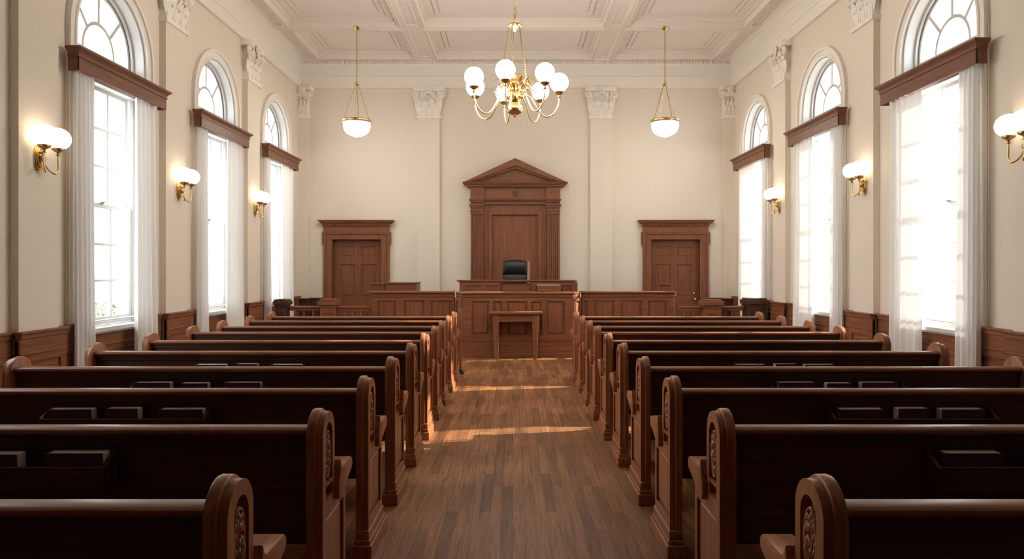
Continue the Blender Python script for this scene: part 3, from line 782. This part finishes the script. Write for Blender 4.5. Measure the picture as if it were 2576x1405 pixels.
# ------------------------------------------------------------------ pews
def pew_proto():
    t = thing('pew', '', 'pew', (0, 0, 0)); H = 1.325; TH = .068
    tall = [(0, 0), (0, .87)] + [(.11-.11*cos(PI*i/16), .87+.112*sin(PI*i/16)) for i in range(1, 16)] + [(.22, .87), (.22, .74), (.225, .70), (.24, .672), (.265, .655), (.42, .64), (.42, 0)]
    def shrink(p, e):
        n = len(p); out = []
        for i in range(n):
            a, b, c = Vector(p[i-1]), Vector(p[i]), Vector(p[(i+1) % n])
            n1 = Vector(((b-a).y, -(b-a).x)).normalized(); n2 = Vector(((c-b).y, -(c-b).x)).normalized()
            m = (n1+n2); m = m/max(m.length_squared, .3)*2*.5*2 if m.length > 1e-6 else n1
            out.append((b.x+m.x*e, b.y+m.y*e))
        return out
    rec_arch = [(.06, .60), (.17, .60), (.17, .86)] + [(.115+.055*cos(PI*i/12), .86+.062*sin(PI*i/12)) for i in range(1, 12)] + [(.06, .86)]
    rec_low = rect(.06, .37, .20, .52)
    for sg in (-1, 1):
        xo = sg*H; xi = sg*(H-TH)
        body = MB().prism(tall, 'yz', *sorted((xi, xo-sg*.028)))
        e = body.build('end_panel', 'ez', t, bevel=.007, seg=2, smooth=32)
        # the framed face needs holes, so it is a plate laid on the slab
        fr = MB().plate(shrink(tall, .012), [rec_arch, rec_low], 'yz', *sorted((xo-sg*.029, xo)))
        fr.build('face_moulding', 'ez', e, bevel=.004, smooth=32)
        MB().box(*sorted((xo-sg*.03, xo-sg*.010)), .077, .353, .217, .503).build('raised_field', 'ez', e, bevel=.004)
        # carved medallion: oval wreath of small leaves
        rnd = random.Random(5); m = MB(); cy, cz = .115, .785
        x = xo-sg*.009
        m.tube([(x, cy+.043*cos(2*PI*k/24), cz+.098*sin(2*PI*k/24)) for k in range(24)], .006, 6, True)
        for k in range(18):
            a = 2*PI*k/18; r = .68+.12*(k % 2)
            p = Vector((x, cy+.043*r*cos(a), cz+.098*r*sin(a)))
            m.ball(p, .011, 7, 5, (.7, .8, 1.3))
        for k in range(16):
            a = rnd.uniform(0, 2*PI); r = rnd.uniform(0, .5)
            m.ball((x+sg*.003, cy+.043*r*cos(a), cz+.098*r*sin(a)), rnd.uniform(.007, .012), 7, 5, (.8, 1, 1.2))
        for k in range(5):
            a = rnd.uniform(0, 6); m.tube([(x+sg*.004, cy+.03*cos(a+q*.5)*(1-q*.15), cz+.07*sin(a+q*.5)*(1-q*.15)) for q in range(6)], .004, 5)
        m.box(*sorted((x-sg*.004, x+sg*.01)), .06, .17, .655, .668)
        m.build('carved_medallion', 'ez', e, smooth=50, label='carved oval leaf medallion')
        # armrest: thick scrolled bar at the front
        arm = [(.224, .735), (.23, .715), (.242, .70), (.26, .694), (.42, .694), (.437, .682), (.444, .664), (.440, .645), (.42, .632), (.36, .612), (.27, .577), (.235, .558), (.212, .556), (.193, .57), (.186, .60), (.192, .64), (.21, .68)]
        MB().prism(arm, 'yz', *sorted((xi-sg*.01, xo+sg*.026))).build('armrest', 'ey', e, bevel=.006, seg=2, smooth=32)
        pl = MB().box(*sorted((xi-sg*.016, xo+sg*.022)), -.02, .455, 0, .075)
        pl.box(*sorted((xi-sg*.008, xo+sg*.013)), -.012, .44, .075, .10).box(*sorted((xi, xo+sg*.006)), -.004, .43, .10, .15)
        pl.build('plinth', 'ey', e, bevel=.005)
    L = H-TH+.002
    MB().box(-L, L, .055, .085, .42, .8865).box(-L, L, .048, .09, .42, .45).box(-L, L, .044, .095, .845, .8862).box(-L, L, .036, .1, .868, .8861).build('back_panel', 'kx', t, bevel=.003)  # fascia strips under the rail share the shade-darkened wood
    rail = [(.018, .898), (.021, .908), (.032, .916), (.07, .918), (.105, .914), (.115, .904), (.112, .892), (.10, .886), (.034, .886), (.024, .889)]
    MB().prism(rail, 'yz', -L, L).build('top_rail', 'px', t, smooth=35)
    seat = [(.08, .415), (.08, .435), (.40, .452), (.425, .447), (.432, .43), (.42, .415), (.40, .41)]
    MB().prism(seat, 'yz', -L, L).box(-L, L, .37, .40, .34, .414).build('seat', 'px', t, bevel=.003)
    # book rack on the rear of the back
    rk = MB().box(-.45, .45, -.045, -.03, .665, .772).box(-.45, .45, -.04, .056, .665, .678)
    for q in (-1, 1): rk.prism([(-.045, .665), (.056, .665), (.056, .83), (.03, .815), (-.045, .772)], 'yz', *sorted((q*.45, q*.432)))
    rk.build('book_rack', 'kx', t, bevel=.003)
    return t
ROWS = [1.93, 2.905, 3.83, 4.70, 5.61, 6.48, 7.33, 8.09, 8.95, 9.76]
NTH = ['first row, nearest the camera', 'second row from the camera', 'third row from the camera', 'fourth row from the camera', 'fifth row from the camera',
       'sixth row from the camera', 'seventh row from the camera', 'third row from the bench', 'second row from the bench', 'last row, closest to the bench']
CXL, CXR = -2.118, 2.188
proto = pew_proto()
for s, cx in ((-1, CXL), (1, CXR)):
    for i, y in enumerate(ROWS):
        p = proto if (s < 0 and i == 0) else copy_tree(proto)
        p.location = (cx, y, 0)
        tag(p, 'dark wooden pew %s of the aisle, %s' % (SIDE[s], NTH[i]), 'pew', 'wooden pews %s of the aisle' % SIDE[s])

# books standing in the racks
def book_proto():
    t = thing('book', '', 'book', (0, 0, 0))
    W, H, T = .24, .143, .064
    m = MB().box(-W/2, W/2, -T/2, -T/2+.004, 0, H).box(-W/2, W/2, T/2-.004, T/2, 0, H)
    m.prism([(-W/2, -T/2), (-W/2-.008, -T/4), (-W/2-.010, 0), (-W/2-.008, T/4), (-W/2, T/2), (-W/2+.004, T/2), (-W/2+.004, -T/2)], 'xy', 0, H)
    m.build('cover', 'cover', t, bevel=.0015, label='dark purple cloth cover')
    MB().box(-W/2+.003, W/2-.004, -T/2+.004, T/2-.004, .004, H-.004).build('page_block', 'page', t, bevel=.002, label='white page edges')
    return t
bp = book_proto(); used = False
PW = ['wide', 'narrow', 'wide']; PP = ['left', 'middle', 'right']
RN = ['', 'second', 'third', 'fourth', 'fifth']
BK = {-1: [(-.295, 1), (-.01, .72), (.31, 1)], 1: [(-.285, 1.02), (-.005, .70), (.265, 1)]}
for s, cx in ((-1, CXL), (1, CXR)):
    for r in (1, 2, 3, 4):
        for k in range(3):
            if (s < 0 and r == 1 and k == 0) or (s > 0 and r == 1 and k > 0): continue
            b = bp if not used else copy_tree(bp)
            used = True
            off, sc = BK[s][k]
            b.location = (cx+off, ROWS[r]+.009, .6825); b.scale = (sc*(-1 if s > 0 and k == 0 else 1), 1, .97+.03*((k+r) % 2))
            b.rotation_euler = (.03, 0, 0) if (r+k) % 2 else (.045, 0, .012)
            if s > 0: b.scale.x = abs(b.scale.x)*(-1 if k > 0 else 1)
            tag(b, '%s dark purple book, %s in the rack of the %s pew, %s row' % (PW[k], PP[k], SIDE[s], RN[r]), 'book', 'books in the %s pew racks' % SIDE[s])

# ------------------------------------------------------------------ lights hung and fixed
def sconce(s, y, i):
    X = (XL+.085) if s < 0 else (XR-.085)
    d = -s; zc = 2.635 if s < 0 else 2.69
    t = thing('sconce', 'brass twin-globe sconce on the %s wall, %s' % (SIDE[s], ORD[i]), 'sconce', (X, y, zc), 'brass twin-globe sconces')
    m = MB()
    for r, a, b in ((1, 0, .012), (.86, .012, .022), (.7, .022, .032)):
        pts = [(y+.068*r*cos(2*PI*k/28), zc-.0+.125*r*sin(2*PI*k/28)*(1.0 if sin(2*PI*k/28) > 0 else 1.12)) for k in range(28)]
        m.plate(pts, (), 'yz', *sorted((X+d*a, X+d*b)))
    m.build('backplate', 'brass', t, bevel=.003, smooth=40)
    m = MB()
    for k in range(6):
        a = PI*k/3; m.ball((X+d*.04, y+.02*cos(a), zc+.01+.04*sin(a)), .017, 8, 6, (1, .8, 1.4))
    m.ball((X+d*.05, y, zc-.01), .026, 10, 8)
    m.build('rosette', 'dbrass', t, smooth=50)
    for q in (-1, 1):
        gy = y+q*.10; gx = X+d*.125
        P = [Vector((X+d*.04, y+q*.01, zc-.03)), Vector((X+d*.075, y+q*.035, zc-.11)), Vector((X+d*.115, y+q*.07, zc-.145)), Vector((gx, gy, zc-.10)), Vector((gx, gy, zc-.0)), Vector((gx, gy, zc+.045))]
        pts = []
        for a in range(len(P)-1):
            p0, p1, p2, p3 = P[max(a-1, 0)], P[a], P[a+1], P[min(a+2, len(P)-1)]
            for u in range(6):
                w = u/6
                pts.append(.5*((2*p1)+(p2-p0)*w+(2*p0-5*p1+4*p2-p3)*w*w+(3*p1-p0-3*p2+p3)*w**3))
        pts.append(P[-1])
        ar = MB().tube(pts, .0085, 8).build('arm', 'brass', t, smooth=60)
        MB().lathe([(.006, .03), (.022, .034), (.022, .042), (.01, .048), (.014, .062), (.042, .078), (.056, .088), (.058, .104), (.05, .106)], (gx, gy, zc), 18).build('cup', 'dbrass', ar, smooth=40)
        MB().ball((gx, gy, zc+.195), .113, 28, 18, (1, 1, .94)).build('globe', 'globe', ar, smooth=180, label='lit white opal glass globe')
for i, y in enumerate((6.62, 9.40, 12.18)): sconce(-1, y, i)
for i, y in enumerate((6.26, 9.20, 12.14)): sconce(1, y, i)

def pendant(x, y, label):
    t = thing('pendant_lamp', label, 'pendant lamp', (x, y, 4.0))
    MB().lathe([(0, ZC), (.07, ZC), (.072, ZC-.012), (.05, ZC-.045), (.022, ZC-.06), (.012, ZC-.085), (0, ZC-.085)], (x, y, 0), 24).build('canopy', 'brass', t, smooth=40)
    m = MB().tube([(x, y, ZC-.08), (x, y, 5.02)], .008, 8)
    for k in range(16): m.ball((x, y, ZC-.12-k*.055), .0115, 8, 6)
    m.build('rod', 'dbrass', t, smooth=60)
    MB().ball((x, y, 4.99), .05, 20, 12, (1, 1, .55)).lathe([(.0, 5.01), (.025, 5.01), (.014, 5.06), (0, 5.06)], (x, y, 0), 14).build('hub', 'brass', t, smooth=60)
    for k in range(4):
        a = PI*k/2+.35
        MB().tube([(x+.03*cos(a), y+.03*sin(a), 4.975), (x+.235*cos(a), y+.235*sin(a), 4.325)], .0055, 6).build('stay', 'dbrass', t, smooth=60)
    MB().lathe([(.245, 4.335), (.262, 4.335), (.268, 4.322), (.262, 4.305), (.267, 4.29), (.26, 4.275), (.242, 4.275), (.242, 4.335)], (x, y, 0), 40).build('ring', 'brass', t, smooth=40)
    MB().lathe([(.0, 4.30), (.245, 4.30), (.25, 4.285), (.245, 4.20), (.225, 4.135), (.18, 4.085), (.10, 4.045), (.03, 4.022), (.0, 4.01)], (x, y, 0), 40).build('bowl', 'bowl', t, smooth=50, label='lit white opal glass bowl')
pendant(-2.885, 12.93, 'bowl pendant lamp on brass rods left of the chandelier')
pendant(2.815, 12.93, 'bowl pendant lamp on brass rods right of the chandelier')

def chandelier():
    x, y = .025, 8.8
    t = thing('chandelier', 'brass chandelier with seven lit white globes over the aisle', 'chandelier', (x, y, 3.5))
    m = MB(); z = ZC; k = 0
    while z > 4.86:
        pts = []
        for i in range(12):
            a = 2*PI*i/12; u, v = .014*cos(a), .032*sin(a)
            pts.append((x+(u if k % 2 else 0), y+(0 if k % 2 else u), z-.03+v))
        m.tube(pts, .0042, 5, True); z -= .05; k += 1
    m.lathe([(0, ZC), (.08, ZC), (.06, ZC-.05), (.0, ZC-.07)], (x, y, 0), 20)
    m.build('chain', 'brass', t, smooth=60)
    m = MB()
    for k in range(3):
        a = 2*PI*k/3; m.tube([(x, y, 4.88), (x+.022*cos(a), y+.022*sin(a), 4.80), (x, y, 4.72)], .006, 6)
    m.lathe([(0, 4.70), (.03, 4.70), (.075, 4.675), (.08, 4.65), (.07, 4.62), (.03, 4.60), (.018, 4.57), (0, 4.56)], (x, y, 0), 24)
    for k in range(8):
        a = 2*PI*k/8; m.ball((x+.075*cos(a), y+.075*sin(a), 4.648), .021, 8, 6)
    m.build('crown', 'brass', t, smooth=50)
    for k in range(5):
        a = 2*PI*k/5+.5; m = MB()
        for i in range(24):
            u = i/24; p0 = Vector((x+.075*cos(a), y+.075*sin(a), 4.62)); p1 = Vector((x+.185*cos(a), y+.185*sin(a), 3.93))
            q = p0.lerp(p1, u); q2 = p0.lerp(p1, (i+.72)/24)
            m.tube([q, q.lerp(q2, .5), q2], [.004, .0075, .004], 5)
        m.tube([p0, p1], .003, 5)
        m.build('support_chain', 'dbrass', t, smooth=60)
    prof = [(0, 4.06), (.02, 4.055), (.03, 4.02), (.018, 3.98), (.028, 3.94), (.05, 3.90), (.04, 3.85), (.055, 3.80), (.085, 3.75), (.08, 3.70), (.06, 3.665), (.075, 3.64), (.10, 3.615), (.105, 3.585), (.09, 3.55), (.05, 3.525), (.012, 3.515), (.018, 3.50), (0, 3.485)]
    MB().lathe(prof, (x, y, 0), 32).build('body', 'brass', t, smooth=40)
    m = MB()
    for k in range(14):
        a = 2*PI*k/14+.2; big = k % 2
        h = .20 if big else .12; o = .21 if big else .14
        g = []
        for i in range(8):
            u = i/7; r = .05+o*u**1.1; zz = 3.78+h*sin(u*2.3)
            w = .03*sin(PI*min(u*.9+.08, 1))
            row = []
            for j in range(5):
                q = j/2-1; rr = w*q*(1+.3*(i % 2))
                row.append((x+r*cos(a)-rr*sin(a), y+r*sin(a)+rr*cos(a), zz+.012*(1-q*q)))
            g.append(row)
        m.sheet(g); m.sheet([[(a_, b_, c_-.005) for a_, b_, c_ in r_] for r_ in g])
        pts = [(x+(.06+.19*u/9)*cos(a+.22), y+(.06+.19*u/9)*sin(a+.22), 3.72+.16*sin(u/9*2.6)) for u in range(10)]
        m.tube(pts, .0045, 5); m.ball(pts[-1], .013, 7, 5); m.ball(pts[6], .011, 7, 5)
    for k in range(10):
        a = 2*PI*k/10
        for zz, r in ((3.83, .075), (3.74, .10), (3.9, .06)):
            m.ball((x+r*cos(a+zz*9), y+r*sin(a+zz*9), zz), .019, 7, 5, (1, 1, 1.3))
    m.build('leaf_ornament', 'brass', t, smooth=60)
    for k in range(7):
        a = math.radians(-101.5+k*360/7); R = .56
        prof = [(.08, 3.70), (.13, 3.76), (.20, 3.74), (.26, 3.64), (.32, 3.545), (.39, 3.50), (.46, 3.515), (.52, 3.58), (.555, 3.67), (.56, 3.745)]
        P = [Vector((x+r*cos(a), y+r*sin(a), zz)) for r, zz in prof]; pts = []
        for i in range(len(P)-1):
            p0, p1, p2, p3 = P[max(i-1, 0)], P[i], P[i+1], P[min(i+2, len(P)-1)]
            for u in range(5):
                w = u/5; pts.append(.5*((2*p1)+(p2-p0)*w+(2*p0-5*p1+4*p2-p3)*w*w+(3*p1-p0-3*p2+p3)*w**3))
        pts.append(P[-1])
        ar = MB().tube(pts, .0085, 8).build('arm', 'brass', t, smooth=60)
        g = (x+R*cos(a), y+R*sin(a), 0)
        MB().lathe([(.008, 3.735), (.024, 3.74), (.012, 3.755), (.012, 3.77), (.03, 3.782), (.058, 3.80), (.064, 3.812), (.05, 3.826), (0, 3.826)], g, 20).build('cup', 'dbrass', ar, smooth=40)
        MB().ball((g[0], g[1], 3.93), .118, 28, 18).build('globe', 'bright', ar, smooth=180, label='lit white opal glass globe')
chandelier()

for x, lab in ((px(922, 12.5), 'tiny dark ceiling vent beside the left pendant lamp'), (px(1655, 12.5), 'tiny dark ceiling vent beside the right pendant lamp')):
    t = thing('ceiling_vent', lab, 'vent', (x, 13.5, ZC+.14))
    zz = ZC+.142
    MB().box(x-.05, x+.05, 13.45, 13.55, zz-.012, zz+.01).build('vent_plate', 'ceil', t, bevel=.003)
    m = MB()
    for k in range(2): m.box(x-.04+k*.05, x-.012+k*.05, 13.46, 13.54, zz-.016, zz-.011)
    m.build('slots', 'dial', t)

# ------------------------------------------------------------------ shrubs outside
def shrub(cx, cy, r, h, seed, label):
    rnd = random.Random(seed)
    t = thing('shrub', label, 'shrub', (cx, cy, -.55))
    m = MB(); st = MB()
    for k in range(16):
        a = rnd.uniform(0, 2*PI); q = rnd.uniform(.2, .9)
        st.tube([(cx, cy, -.55), (cx+r*.4*q*cos(a), cy+r*.4*q*sin(a), -.55+h*.5), (cx+r*q*cos(a), cy+r*q*sin(a), -.55+h*rnd.uniform(.6, .95))], [.02, .012, .004], 5)
    for k in range(3200):
        u, v = rnd.uniform(0, 2*PI), rnd.uniform(-.9, 1)
        rr = r*math.sqrt(1-v*v*.8)*rnd.uniform(.55, 1.05)
        p = Vector((cx+rr*cos(u), cy+rr*sin(u), -.55+h*(.5+.48*v)+rnd.uniform(-.05, .05)))
        d = Vector((rnd.uniform(-1, 1), rnd.uniform(-1, 1), rnd.uniform(-.6, 1))).normalized(); s = d.orthogonal().normalized()
        L, w = rnd.uniform(.03, .055), rnd.uniform(.011, .02)
        m.add([p, p+d*L*.5+s*w, p+d*L, p+d*L*.5-s*w], [(0, 1, 2, 3)])
    m.build('foliage', 'leaf', t); st.build('stem', 'stem', t)
shrub(-7.1, 12.2, .62, 1.56, 4, 'pale green shrub outside the nearest left window')
shrub(7.2, 11.3, .62, 1.45, 9, 'pale green shrub outside the nearest right window')

# ------------------------------------------------------------------ light
world = bpy.data.worlds.new('World'); scene.world = world; world.use_nodes = True
nt = world.node_tree; nt.nodes.clear()
out = nt.nodes.new('ShaderNodeOutputWorld'); bg = nt.nodes.new('ShaderNodeBackground')
bg.inputs['Color'].default_value = (.97, .985, 1.0, 1); bg.inputs['Strength'].default_value = 7.2
nt.links.new(bg.outputs[0], out.inputs[0])
for s, wins, X in ((-1, REAR_L+WIN_L, XL), (1, REAR_R+WIN_R, XR)):
    for c in wins:
        ld = bpy.data.lights.new('daylight_portal', 'AREA'); ld.shape = 'RECTANGLE'; ld.size = 1.42; ld.size_y = 3.95
        ld.cycles.is_portal = True
        o = bpy.data.objects.new('daylight_portal', ld); col.objects.link(o)
        o.location = (X+s*.34, c, 2.87)
        o.rotation_euler = Vector((-s, 0, 0)).to_track_quat('-Z', 'Z').to_euler()
sd = bpy.data.lights.new('sun', 'SUN'); sd.energy = 13; sd.angle = math.radians(.6); sd.color = (1, .93, .80)
so = bpy.data.objects.new('sun', sd); col.objects.link(so)
so.rotation_euler = Vector((-1, -.2, -.57)).to_track_quat('-Z', 'Y').to_euler()

# ------------------------------------------------------------------ camera and view
cd = bpy.data.cameras.new('camera'); cam = bpy.data.objects.new('camera', cd); col.objects.link(cam)
cam.location = (0, 0, 1.583); cam.rotation_euler = (PI/2, 0, 0)
cd.sensor_width = 36; cd.lens = 36*1759/2576; cd.shift_y = -26.5/2576; cd.shift_x = -2/2576; cd.clip_start = .05; cd.clip_end = 300
scene.camera = cam
vs = scene.view_settings
scene.display_settings.display_device = 'sRGB'
vs.view_transform = 'Standard'; vs.look = 'None'; vs.exposure = 0.27; vs.gamma = 1; vs.use_curve_mapping = False
cy = scene.cycles
cy.use_denoising = True
cy.max_bounces = 10; cy.diffuse_bounces = 6; cy.glossy_bounces = 4; cy.transmission_bounces = 6; cy.transparent_max_bounces = 12
cy.sample_clamp_indirect = 8; cy.caustics_reflective = False; cy.caustics_refractive = False
